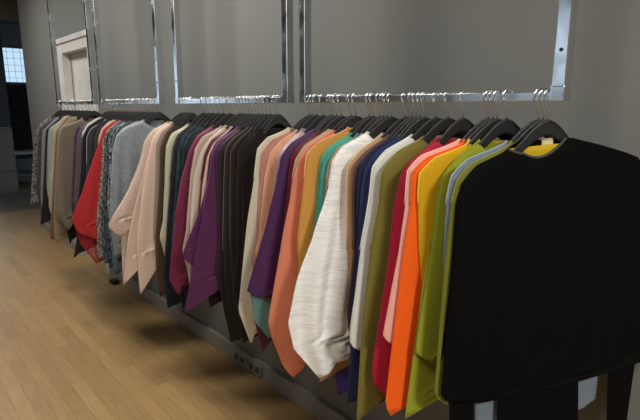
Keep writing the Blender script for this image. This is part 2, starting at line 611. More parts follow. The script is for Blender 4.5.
def hanger_meshes():
    bm = bmesh.new()
    t = 0.0034
    loops = []
    n = len(HT)
    for off, k in ((-t * 0.55, 1.0), (-t, 0.75), (t, 0.75), (t * 0.55, 1.0)):
        row = []
        for (s, z), (_, zb) in zip(HT, HB):
            mid = (z + zb) / 2
            row.append((bm.verts.new((s, off, mid + (z - mid) * k - 1.56)), bm.verts.new((s, off, mid + (zb - mid) * k - 1.56))))
        loops.append(row)
    L = len(loops)
    for a in range(L):
        b = (a + 1) % L
        for i in range(n - 1):
            if a < L - 1:
                bm.faces.new((loops[a][i][0], loops[a][i + 1][0], loops[b][i + 1][0], loops[b][i][0]))
                bm.faces.new((loops[a][i][1], loops[b][i][1], loops[b][i + 1][1], loops[a][i + 1][1]))
    for i in range(n - 1):
        bm.faces.new((loops[0][i][0], loops[0][i][1], loops[0][i + 1][1], loops[0][i + 1][0]))
        bm.faces.new((loops[-1][i][0], loops[-1][i + 1][0], loops[-1][i + 1][1], loops[-1][i][1]))
        bm.faces.new((loops[0][i][0], loops[0][i + 1][0], loops[-1][i + 1][0], loops[-1][i][0]))
        bm.faces.new((loops[0][i][1], loops[-1][i][1], loops[-1][i + 1][1], loops[0][i + 1][1]))
    # end caps
    for i in (0, n - 1):
        vs = [loops[a][i][0] for a in range(L)] + [loops[a][i][1] for a in reversed(range(L))]
        bm.faces.new(vs)
    bmesh.ops.remove_doubles(bm, verts=bm.verts, dist=1e-5)
    body = bpy.data.meshes.new('hanger_body')
    bmesh.ops.recalc_face_normals(bm, faces=bm.faces)
    bm.to_mesh(body)
    bm.free()
    body.materials.append(BLACKPL)
    for p in body.polygons:
        p.use_smooth = False
    # hook: shank at the centre, wire round the front of the bar, over its top and down behind (local +x points to the room)
    bm = bmesh.new()
    zc = BZ + BARH / 2 - 1.56
    r_ = 0.0195
    pts = [(0, 0, 0.0), (0, 0, 0.018), (0.004, 0, 0.026)]
    for k in range(13):
        a = R(-48 + k * 222 / 12)
        pts.append((r_ * math.cos(a) * 0.92, 0, zc + 0.002 + r_ * 0.98 * math.sin(a) - 0.002))
    tube_bm(bm, pts, 0.0021, 8)
    hook = bpy.data.meshes.new('hook')
    bmesh.ops.recalc_face_normals(bm, faces=bm.faces)
    bm.to_mesh(hook)
    bm.free()
    hook.materials.append(CHROME)
    for p in hook.polygons:
        p.use_smooth = True
    return body, hook


HBODY, HHOOK = hanger_meshes()
proto_hanger = None


def add_hanger(X, al, label, group, k=1.0):
    """one hanger; local x runs along its arms towards the room"""
    global proto_hanger
    ang = math.atan2(-math.cos(al), -math.sin(al))
    if proto_hanger is None:
        r_ = empty('coat_hanger', (0, 0, 0))
        b = bpy.data.objects.new('hanger_body', HBODY)
        h = bpy.data.objects.new('hook', HHOOK)
        for c in (b, h):
            COL.objects.link(c)
            c.parent = r_
        proto_hanger = r_
    else:
        r_ = proto_hanger.copy()
        COL.objects.link(r_)
        for ch in proto_hanger.children:
            c = ch.copy()
            COL.objects.link(c)
            c.parent = r_
    r_.location = (X, YBAR, 1.56)
    r_.rotation_euler = (0, 0, ang)
    r_.scale = (k, 1, 1)
    tag(r_, label, 'hanger', group)
    return r_


# ------------------------------------------------------------------ garments
def interp(ch, z):
    """ch: list of (z, s) with falling z"""
    if z >= ch[0][0]:
        return ch[0][1]
    for (z0, s0), (z1, s1) in zip(ch, ch[1:]):
        if z1 <= z <= z0:
            return s0 + (s1 - s0) * ((z0 - z) / (z0 - z1) if z0 > z1 else 0)
    return ch[-1][1]


def smooth_chain(ch, n=5):
    """Catmull-Rom through the chain except kept corners, z kept falling"""
    out = []
    m = len(ch)
    for i in range(m - 1):
        p0, p1, p2, p3 = ch[max(i - 1, 0)], ch[i], ch[i + 1], ch[min(i + 2, m - 1)]
        for k in range(n):
            t = k / n
            s = 0.5 * ((2 * p1[1]) + (-p0[1] + p2[1]) * t + (2 * p0[1] - 5 * p1[1] + 4 * p2[1] - p3[1]) * t * t
                       + (-p0[1] + 3 * p1[1] - 3 * p2[1] + p3[1]) * t ** 3)
            lin_ = p1[1] + (p2[1] - p1[1]) * t
            s = 0.6 * s + 0.4 * lin_
            out.append((p1[0] + (p2[0] - p1[0]) * t, s))
    out.append(ch[-1])
    return out


def falling(ch):
    out = [ch[0]]
    for z, s in ch[1:]:
        out.append((min(z, out[-1][0] - 0.002), s))
    return out


def panel(name, root, P, D, Nn, left, right, off, pleats, amp, seed, mat, scoop=0.0, sc=0.0, sw=0.088, nr=34, nc=26):
    """left, right: chains of (z, s), falling z, ending at the same lowest z. off: offset along Nn (towards the camera)"""
    left, right = falling(left), falling(right)
    nc = 70 if pleats >= 9 else 40
    nr = 52 if pleats >= 9 else 40
    k2 = 0.15 if pleats >= 9 else 0.3
    zt = left[0][0]
    zb = min(left[-1][0], right[-1][0])
    left = smooth_chain(left[:6]) + left[6:]
    right = smooth_chain(right[:4]) + right[4:]
    zs = [zt - (zt - zb) * ((j / nr) ** 1.25) for j in range(nr + 1)]
    bm = bmesh.new()
    grid = []
    o3 = Vector(root.location)
    for j, z in enumerate(zs):
        sl, sr = interp(left, z), interp(right, z)
        if sl < sr + 0.004:
            sl = sr + 0.004
        row = []
        dn = (zt - z)
        ramp_ = min(1.0, max(0.0, (dn - 0.04) / 0.45)) ** 0.9
        for i in range(nc + 1):
            f = i / nc                       # 0 at the room side, 1 at the wall side
            f2 = f if f > 0.5 else f
            s = sl + (sr - sl) * f2
            prof = 1 - max(0.0, 1 - (sl - s) / 0.07) ** 4 if z > zt - 0.6 * (zt - zb) else 1 - max(0.0, 1 - (sl - s) / 0.07) ** 4 * max(0.0, (z - zb) / (0.4 * (zt - zb)))
            th = off * (0.22 + 0.78 * prof) * (min(1.0, 0.45 + dn / 0.03))
            fs = s - 0.45 * (sl - 0.2) + 0.25
            wav = math.sin(2 * math.pi * pleats * fs * 1.24 + seed) \
                + k2 * math.sin(2 * math.pi * pleats * 1.7 * fs + seed * 2.1 + z * 1.5)
            nz = noise.noise(Vector((s * 5, seed * 3.7, z * 2.5)))
            d = th + amp * ramp_ * (wav * 0.7 + 0.8 * nz)
            zz = z
            if scoop and abs(s - sc) < sw:
                zz -= scoop * (1 - ((s - sc) / sw) ** 2) * max(0.0, 1 - dn / 0.25)
            # hem lifts a little with the folds
            q_ = Vector(P) + D * s + Nn * d
            row.append(bm.verts.new((q_.x - o3.x, q_.y - o3.y, zz - o3.z)))
        grid.append(row)
    for j in range(nr):
        for i in range(nc):
            bm.faces.new((grid[j][i], grid[j][i + 1], grid[j + 1][i + 1], grid[j + 1][i]))
    me = bpy.data.meshes.new(name)
    bmesh.ops.recalc_face_normals(bm, faces=bm.faces)
    bm.to_mesh(me)
    bm.free()
    o = link(name, me, mat, root, True)
    sm = o.modifiers.new('thickness', 'SOLIDIFY')
    sm.thickness = 0.0016
    sm.offset = 0
    return o


NECK = 0.085
NZ = 1.512


def right_chain(zb, hem, srx=0.26):
    """wall side edge, then the hem back up from the tip"""
    ch = [(NZ, -NECK), (1.49, -0.14), (1.452, -0.205), (1.36, -srx * 0.94), (1.1, -srx), (0.9, -srx - 0.01)]
    return ch


def s_neck(ridge):
    return ridge[0][1] + 0.012


def garment(spec, gap, idx):
    (hu, short, label, cat, mat, pts, kw) = spec
    al = R(kw.get('al', 22))
    D = Vector((-math.sin(al), -math.cos(al), 0))
    Nn = Vector((math.cos(al), -math.sin(al), 0))
    X = at_y(hu, 99, YBAR).x
    P = Vector((X, YBAR, 0))
    P3 = Vector((X, YBAR, 1.5))

    def sz(u, v):
        q_ = on_plane(u, v, P3, Nn)
        return (q_.z, (q_ - P3).dot(D))

    def build_left(pl, tz, ts):
        z0, s0 = sz(*pl[0])
        if 'neck' in kw:
            L = list(kw['neck'])
        elif s0 > 0.125:
            L = [(NZ, NECK), (1.493, 0.112)]
        else:
            L = [(max(z0 + 0.012, 1.512), max(0.078, min(NECK, s0 - 0.018)))]
        for u, v in pl:
            z, s = sz(u, v)
            if s < 0.09 and z > 1.47 and 'neck' not in kw:
                continue
            if not L or z < L[-1][0] - 0.003:
                L.append((z, s))
        if tz is not None and L[-1][0] > tz + 0.02:
            z0, s0 = L[-1]
            if z0 > 1.0:
                L.append((0.5 * z0 + 0.5 * tz + 0.05, s0 + 0.022))
            L.append((tz, ts if ts is not None else s0 - 0.012))
        return L

    def build_right(L, hem):
        zb, stip = L[-1]
        H = [sz(u, v) for u, v in hem] if hem else []
        H = [h for h in H if h[0] > zb + 0.003]
        if not H:
            H = [(zb + 0.05, stip - 0.13), (zb + 0.085, stip - 0.30)]
        H = sorted(H)                                   # rising z away from the tip
        zh = H[-1][0]
        ch = [(NZ, -NECK), (1.486, -0.14), (1.448, -0.205), (1.36, -0.245), (1.15, -0.262)]
        ch = kw.get('rch') and [(sz(u, v)) for u, v in kw['rch']] or ch
        ch = [c for c in ch if c[0] > zh + 0.03]
        ch.append((zh + 0.012, ch[-1][1] - 0.004))
        for z, s in reversed(H):
            ch.append((z, max(s, -0.27)))
        ch.append((zb, stip - 0.006))
        return ch

    tz = kw.get('tz', 0.66 + 0.05 * math.sin(idx * 2.3))
    L1 = build_left(pts, None if kw.get('closed') else tz, None)
    R1 = build_right(L1, kw.get('hem'))
    if 'pts2' in kw:
        L2 = build_left(kw['pts2'], None if kw.get('closed2') else tz + 0.03, None)
        R2 = build_right(L2, kw.get('hem2'))
    else:
        L2 = [(z + (0.0 if i < 2 else 0.006), s - (0.0 if i < 2 else 0.007)) for i, (z, s) in enumerate(L1)]
        L2[-1] = (L1[-1][0] + 0.03, L1[-1][1] - 0.02)
        R2 = build_right(L2, None)
    zlow = min(L1[-1][0], L2[-1][0])
    root = empty('kaftan', (X, YBAR, zlow))
    half = kw.get('half', max(0.0050, min(0.012, gap * 0.30)))
    amp = kw.get('amp', max(0.0015, min(0.008, gap * 0.22)))
    pl = kw.get('pl', 5 + (idx % 3))
    sd = kw.get('seed', idx * 0.35)
    panel('front_panel', root, P, D, Nn, L1, R1, half, pl, amp, sd, mat, scoop=kw.get('scoop', 0.05), sc=kw.get('sc', 0), sw=kw.get('sw', 0.088))
    panel('back_panel', root, P, D, Nn, L2, R2, -half, pl, amp * 0.8, sd, kw.get('mat2', mat), scoop=0.004)
    # sewn shoulder seam on the ridge
    bm = bmesh.new()
    ch = smooth_chain(falling(L1)[:6]) + falling(L1)[6:]
    zend = L1[min(4, len(L1) - 1)][0] - 0.02
    sp = []
    for z, s in ch:
        if z < zend:
            break
        q_ = P + D * (s + 0.0005)
        sp.append((q_.x - X, q_.y - YBAR, z + 0.001 - zlow))
    if len(sp) > 2:
        tube_bm(bm, sp, 0.0022, 6)
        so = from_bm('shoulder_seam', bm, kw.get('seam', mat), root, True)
    for ex in kw.get('extra', []):
        nm, pl_, rl_, off_, m_ = ex
        m_ = m_ or mat
        panel(nm, root, P, D, Nn, [sz(u, v) for u, v in pl_], [sz(u, v) for u, v in rl_], off_, 5, 0.004, 1.0, m_)
    tag(root, label, cat, kw.get('group'))
    # longest hanger arms that stay inside the shoulders
    ridge = smooth_chain(falling(L1)[:6]) + falling(L1)[6:]
    k = 1.0
    while k > 0.55:
        ok = True
        for i in range(12):
            s = k * 0.196 * (0.45 + 0.55 * i / 11)
            if s > s_neck(ridge) and interp(ridge, hanger_top(s / k) + 0.005) < s + 0.002:
                ok = False
                break
        if ok:
            break
        k -= 0.02
    return root, X, al, P, D, Nn, zlow, k


F = fabric
# each entry: hook pixel, short name, label, category, cloth, room-side edge in pixels (shoulder downwards), options
G1 = [
    (60.0, 'black and white sequin kaftan', 'black kaftan with white sequin flecks down its edge, last garment at the far end', 'kaftan',
     F('sequin', (30, 29, 30), (150, 144, 136)), [(44, 116), (36, 128), (33.5, 150), (31, 204)], dict(tz=0.80)),
    (64.0, 'charcoal speckled kaftan', 'charcoal speckled kaftan just in front of the white flecked one at the far end', 'kaftan',
     F('sequin', (40, 39, 41), (84, 82, 84)), [(49, 117), (39.5, 129), (37.5, 150), (37, 190)], dict(tz=0.72)),
    (67.5, 'lilac grey kaftan', 'narrow lilac grey kaftan edge between two near-black ones on the farthest rail', 'kaftan',
     F('plain', (122, 112, 122)), [(52, 117), (43, 131), (42, 150), (41, 200)], dict(tz=0.70)),
    (71.5, 'plain black kaftan', 'plain black kaftan between the lilac grey and mint ones on the farthest rail', 'kaftan',
     F('plain', (24, 24, 26)), [(56, 117), (46.5, 130), (45, 150), (43, 200), (41, 224)], dict(tz=0.62)),
    (75.0, 'mint grey kaftan', 'pale mint grey kaftan on the farthest rail', 'kaftan',
     F('glitter', (132, 142, 132), (190, 196, 186)), [(59, 117), (49.4, 129), (47.5, 150), (47, 190)], dict(tz=0.78)),
    (78.0, 'pale cream kaftan', 'pale cream kaftan with a shiny edge beside the mint grey one', 'kaftan',
     F('satin', (160, 150, 130)), [(63, 117), (53.5, 131), (52, 155), (49, 205)], dict(tz=0.72)),
    (82.0, 'rust brown kaftan', 'rust brown kaftan sliver beside the cream one on the farthest rail', 'kaftan',
     F('satin', (112, 78, 58)), [(67, 118), (56.8, 132), (55, 155), (52, 210), (50, 236)], dict(tz=0.56)),
    (86.0, 'gold beige kaftan', 'gold beige satin kaftan squeezed behind the taupe one', 'kaftan',
     F('satin', (132, 116, 92)), [(70, 118), (58.3, 131), (56, 160), (54, 210), (55, 238)], dict(tz=0.55)),
    (89.0, 'long black pointed kaftan', 'black kaftan whose pointed hem shows below the taupe one', 'kaftan',
     F('plain', (26, 25, 27)), [(78, 119), (66, 130), (63, 160), (63, 215), (70, 243)], dict(closed=True, hem=[(76, 232), (90, 225)])),
    (93.0, 'taupe kaftan', 'wide plain taupe kaftan on the farthest rail', 'kaftan',
     F('plain', (112, 103, 89)), [(71, 119), (62, 127), (58.5, 138), (58, 160), (55.5, 214), (68, 230)], dict(closed=True, hem=[(74, 222), (90, 215)], amp=0.010, pl=10,
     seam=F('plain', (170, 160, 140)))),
]
G2 = [
    (107.6, 'purple sequin kaftan', 'dark purple sequin kaftan, first on the second rail from the door', 'kaftan',
     F('sequin', (44, 34, 50), (88, 70, 92)), [(86, 121), (78, 127), (74.5, 136), (73, 165), (71, 202)], dict(tz=0.74)),
    (109.6, 'mauve kaftan', 'mauve kaftan edge between the purple sequin and black ones', 'kaftan',
     F('glitter', (88, 68, 80), (136, 116, 126)), [(89, 121), (81, 128), (77.5, 138), (76, 165), (74, 200)], dict(tz=0.78)),
    (111.8, 'off white collar kaftan', 'off white kaftan showing only its shoulder beside the black one on the second rail', 'kaftan',
     F('plain', (186, 182, 180)), [(96, 119), (88, 124), (82.5, 133), (82, 165), (81, 200)], dict(tz=0.86)),
    (115.0, 'ink black kaftan', 'ink black kaftan behind the grey edged one on the second rail', 'kaftan',
     F('plain', (22, 22, 28)), [(98, 120), (88, 127), (82.5, 138), (81, 165), (76, 220), (77, 250)], dict(tz=0.60)),
    (118.0, 'charcoal kaftan with pale edge', 'charcoal kaftan with a pale silver edge on the second rail', 'kaftan',
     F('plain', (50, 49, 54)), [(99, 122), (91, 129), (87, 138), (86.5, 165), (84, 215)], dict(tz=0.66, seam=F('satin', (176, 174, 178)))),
    (120.4, 'sooty kaftan', 'sooty dark kaftan with pointed hem low beside the red one', 'kaftan',
     F('plain', (36, 34, 36)), [(102, 122), (94, 128), (91, 138), (90, 165), (80, 215), (74, 257)], dict(closed=True, hem=[(83, 250), (100, 240)])),
    (124.0, 'dark brown kaftan', 'dark brown kaftan just behind the pinkish white shoulder', 'kaftan',
     F('plain', (52, 43, 40)), [(105, 122), (98, 129), (95, 139), (94, 165), (92, 220)], dict(tz=0.7)),
    (127.0, 'pinkish white kaftan', 'pinkish white kaftan shoulder right behind the red one', 'kaftan',
     F('glitter', (176, 158, 150), (214, 202, 196)), [(109, 122), (102, 129), (98.6, 139), (97.5, 160), (95, 210)], dict(tz=0.7)),
    (129.6, 'red kaftan with fringe', 'bright red kaftan with sheer fringed hem on the second rail', 'kaftan',
     F('plain', (168, 42, 44)), [(112, 123), (103.5, 130), (99.5, 142), (93, 160), (83, 190), (71.5, 219), (78, 232), (98, 240)],
     dict(closed=True, hem=[(110, 232), (125, 222)], amp=0.006, pl=9, mat2=F('net', (150, 40, 44)),
          pts2=[(112, 123), (103.5, 130), (99.6, 142), (93.5, 160), (84, 190), (74, 219), (80, 244), (96, 264)], closed2=True)),
    (131.8, 'silver brown tweed kaftan', 'glittering silver brown tweed kaftan right of the red one', 'kaftan',
     F('sequin', (72, 66, 61), (178, 168, 156)), [(115, 124), (107, 131), (103, 141), (101.5, 165), (96.5, 220), (97, 252)], dict(tz=0.62)),
    (134.2, 'black beaded kaftan', 'black beaded kaftan between the tweed and blue scroll ones', 'kaftan',
     F('sequin', (30, 30, 34), (120, 122, 126)), [(117, 124), (109, 131), (105.5, 141), (104, 165), (101, 220), (103, 258)], dict(tz=0.60)),
    (137.0, 'blue scroll kaftan', 'slate blue kaftan with dark scroll pattern left of the silver one', 'kaftan',
     F('pattern', (70, 86, 100), (28, 34, 42)), [(119, 124), (111, 131), (107.3, 141), (106.5, 165), (104, 220), (108, 262)], dict(tz=0.58, amp=0.004)),
    (140.0, 'black and white lined kaftan', 'black kaftan with fine white lines at the shoulder near the silver one', 'kaftan',
     F('pattern', (30, 32, 38), (150, 154, 156)), [(121, 124), (113.5, 130), (109.5, 141), (109, 165), (107, 215)], dict(tz=0.64)),
    (143.6, 'teal grey kaftan', 'teal grey kaftan sliver just behind the silver one', 'kaftan',
     F('glitter', (78, 96, 104), (120, 136, 142)), [(124, 124), (116.5, 130), (112.3, 141), (111.5, 165), (110, 222), (113, 268)], dict(tz=0.56)),
    (147.8, 'graphite kaftan', 'graphite kaftan hidden but for a thin edge at the left of the silver one', 'kaftan',
     F('plain', (56, 58, 62)), [(128, 123), (120, 128), (114.5, 138), (113, 165), (113, 215)], dict(tz=0.66)),
    (151.5, 'pale grey kaftan', 'pale grey kaftan directly behind the silver glitter one', 'kaftan',
     F('plain', (120, 126, 130)), [(133, 123), (122, 129), (115.8, 139), (112.5, 160), (111, 200)], dict(tz=0.7)),
    (157.0, 'silver glitter kaftan', 'wide silver grey glitter kaftan, front one on the second rail from the door', 'kaftan',
     F('glitter', (122, 130, 134), (188, 194, 198)), [(146, 122), (126, 128), (117, 136), (113, 153), (111.5, 190), (109, 215)],
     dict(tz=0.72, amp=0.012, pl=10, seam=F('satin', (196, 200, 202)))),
]
PEACH = F('glitter', (198, 172, 158), (236, 220, 210))
G3 = [
    (182.0, 'peach tulle kaftan', 'peach tulle kaftan with glitter dots and long pointed corners, first on the third rail', 'kaftan',
     PEACH, [(168, 124), (152, 131), (144.5, 142), (140, 161), (128, 190), (108, 226), (119, 236)],
     dict(closed=True, hem=[(130, 228), (150, 215)], amp=0.008, pl=6,
          pts2=[(168, 124), (152, 131), (145, 142), (141, 161), (134, 190), (121, 236), (123, 286)], closed2=True, hem2=[(135, 262), (150, 250)])),
    (185.0, 'blush tulle kaftan', 'blush tulle kaftan with a deep pointed corner right of the peach one', 'kaftan',
     F('glitter', (212, 184, 166), (240, 222, 210)), [(171, 124), (158, 131), (151.5, 141), (147, 161), (141, 200), (136, 245), (140, 293)],
     dict(closed=True, hem=[(155, 271), (170, 250)], amp=0.006,
          pts2=[(171, 124), (158, 131), (151.5, 141), (146, 161), (136, 200), (127, 245), (123, 285)], closed2=True, hem2=[(140, 268), (160, 250)])),
    (187.4, 'greige kaftan', 'greige kaftan sliver right of the blush tulle one', 'kaftan',
     F('plain', (138, 124, 108)), [(173, 125), (162, 133), (156.8, 146), (156, 180), (154, 240)], dict(tz=0.64)),
    (189.2, 'olive brown kaftan', 'olive brown kaftan beside the greige one', 'kaftan',
     F('plain', (78, 62, 44)), [(176, 125), (166, 134), (160.5, 149), (160, 180), (156, 240), (156, 270)], dict(tz=0.58)),
    (191.4, 'dark bronze kaftan', 'dark bronze kaftan wedged behind the sage cream one', 'kaftan',
     F('plain', (54, 46, 38)), [(179, 125), (169, 133), (164, 147), (163, 180), (161, 240)], dict(tz=0.62)),
    (203.5, 'sage cream kaftan', 'pale sage cream kaftan edge between brown and dark navy velvet', 'kaftan',
     F('satin', (186, 180, 154)), [(184, 127), (172, 134), (166.6, 146), (165, 175), (163, 220)], dict(tz=0.76)),
    (208.5, 'navy velvet kaftan', 'near-black navy velvet kaftan right of the sage cream one', 'kaftan',
     F('velvet', (24, 30, 38), (36, 46, 56)), [(188, 127), (178, 135), (173, 149), (170, 180), (166, 240), (163, 275)], dict(tz=0.58)),
    (212.5, 'teal patterned velvet kaftan', 'dark teal patterned velvet kaftan left of the burgundy one', 'kaftan',
     F('velvet', (26, 44, 54), (52, 78, 88)), [(192, 128), (183, 136), (178.5, 149), (176, 180), (172, 240)], dict(tz=0.62)),
    (217.5, 'petrol velvet kaftan', 'petrol blue velvet kaftan tucked between teal pattern and burgundy', 'kaftan',
     F('velvet', (20, 38, 48), (40, 62, 72)), [(198, 129), (188, 136), (183, 149), (180, 180), (176, 240)], dict(tz=0.6)),
    (222.5, 'smoky black kaftan', 'smoky black kaftan straight behind the burgundy one', 'kaftan',
     F('plain', (32, 32, 36)), [(203, 129), (193, 136), (188, 149), (184, 180), (179, 240)], dict(tz=0.62)),
    (229.5, 'burgundy kaftan', 'burgundy kaftan with a long pointed corner, left of the cream one on the third rail', 'kaftan',
     F('satin', (112, 34, 66)), [(212, 129), (198, 136), (190.5, 149), (182, 178), (175, 220), (169, 279), (178, 294)],
     dict(closed=True, hem=[(184, 280), (200, 268)], seam=F('satin', (150, 80, 100)))),
    (239.5, 'rosy beige kaftan', 'rosy beige kaftan sliver between burgundy and cream', 'kaftan',
     F('plain', (188, 164, 150)), [(217, 129), (203, 137), (195.5, 149), (190, 180), (186, 230)], dict(tz=0.76)),
    (242.1, 'ivory kaftan', 'ivory kaftan between the burgundy and plum ones on the third rail', 'kaftan',
     F('plain', (214, 202, 186)), [(230, 128), (210, 139), (201, 152), (194, 176), (190, 230), (188, 274)], dict(tz=0.68, hem=[(196, 284), (205, 275)])),
    (245.5, 'dark red kaftan', 'dark red kaftan whose shoulder shows above the ivory one', 'kaftan',
     F('satin', (96, 32, 38)), [(226, 131), (212, 140), (205, 155), (201, 180), (197, 230)], dict(tz=0.72)),
    (248.5, 'pale pink kaftan', 'pale pink kaftan right of the ivory one, behind plum', 'kaftan',
     F('plain', (206, 172, 166)), [(230, 133), (214, 144), (207.5, 158), (203, 185), (199, 230)], dict(tz=0.75)),
    (251.5, 'jet black kaftan', 'jet black kaftan sliver just left of the plum one', 'kaftan',
     F('plain', (26, 22, 26)), [(234, 132), (217, 142), (210, 156), (207, 185), (204, 235)], dict(tz=0.7)),
    (255.5, 'plum purple kaftan', 'plum purple kaftan with two long pointed corners on the third rail', 'kaftan',
     F('satin', (86, 36, 82)), [(238, 130), (220, 140), (212, 153), (209, 178), (202, 215), (193, 262), (184, 312)],
     dict(closed=True, hem=[(219, 289), (235, 275)], amp=0.004, seam=F('satin', (128, 82, 128)),
          pts2=[(238, 130), (220, 140), (212, 153), (208.5, 178), (198, 215), (182, 257), (192, 266)], closed2=True, hem2=[(204, 250), (220, 245)])),
    (259.1, 'aubergine kaftan', 'aubergine kaftan behind the plum purple one', 'kaftan',
     F('satin', (56, 30, 56)), [(244, 131), (225, 141), (217, 154), (217, 180), (219, 235)], dict(tz=0.66)),
    (262.5, 'black brown kaftan', 'black brown kaftan right of the plum purple one', 'kaftan',
     F('plain', (33, 28, 27)), [(247, 131), (228, 141), (220, 154), (221, 185), (222, 240)], dict(tz=0.6)),
    (266.4, 'umber kaftan', 'umber brown kaftan with a lighter edge on the third rail', 'kaftan',
     F('plain', (46, 39, 35)), [(250, 130), (233, 139), (225.7, 149), (224, 185), (223, 250), (226, 306)], dict(tz=0.56, amp=0.006, seam=F('plain', (104, 92, 82)))),
    (270.3, 'coffee kaftan', 'coffee brown kaftan second from the front on the third rail', 'kaftan',
     F('plain', (38, 32, 30)), [(255, 131), (239, 140), (231, 151), (230, 185), (230, 250), (233, 300)], dict(tz=0.58, amp=0.006, seam=F('plain', (90, 78, 70)))),
    (275.0, 'grey brown kaftan', 'grey brown kaftan directly behind the front dark brown one', 'kaftan',
     F('plain', (42, 36, 34)), [(260, 132), (246, 140), (238, 152), (237, 190), (237, 250)], dict(tz=0.58, amp=0.008, pl=10)),
    (278.4, 'dark chocolate kaftan', 'dark chocolate kaftan, front one on the third rail', 'kaftan',
     F('plain', (33, 28, 27)), [(262, 131), (249, 142), (243, 155), (243, 190), (243, 250)], dict(tz=0.6, amp=0.011, pl=10)),
]
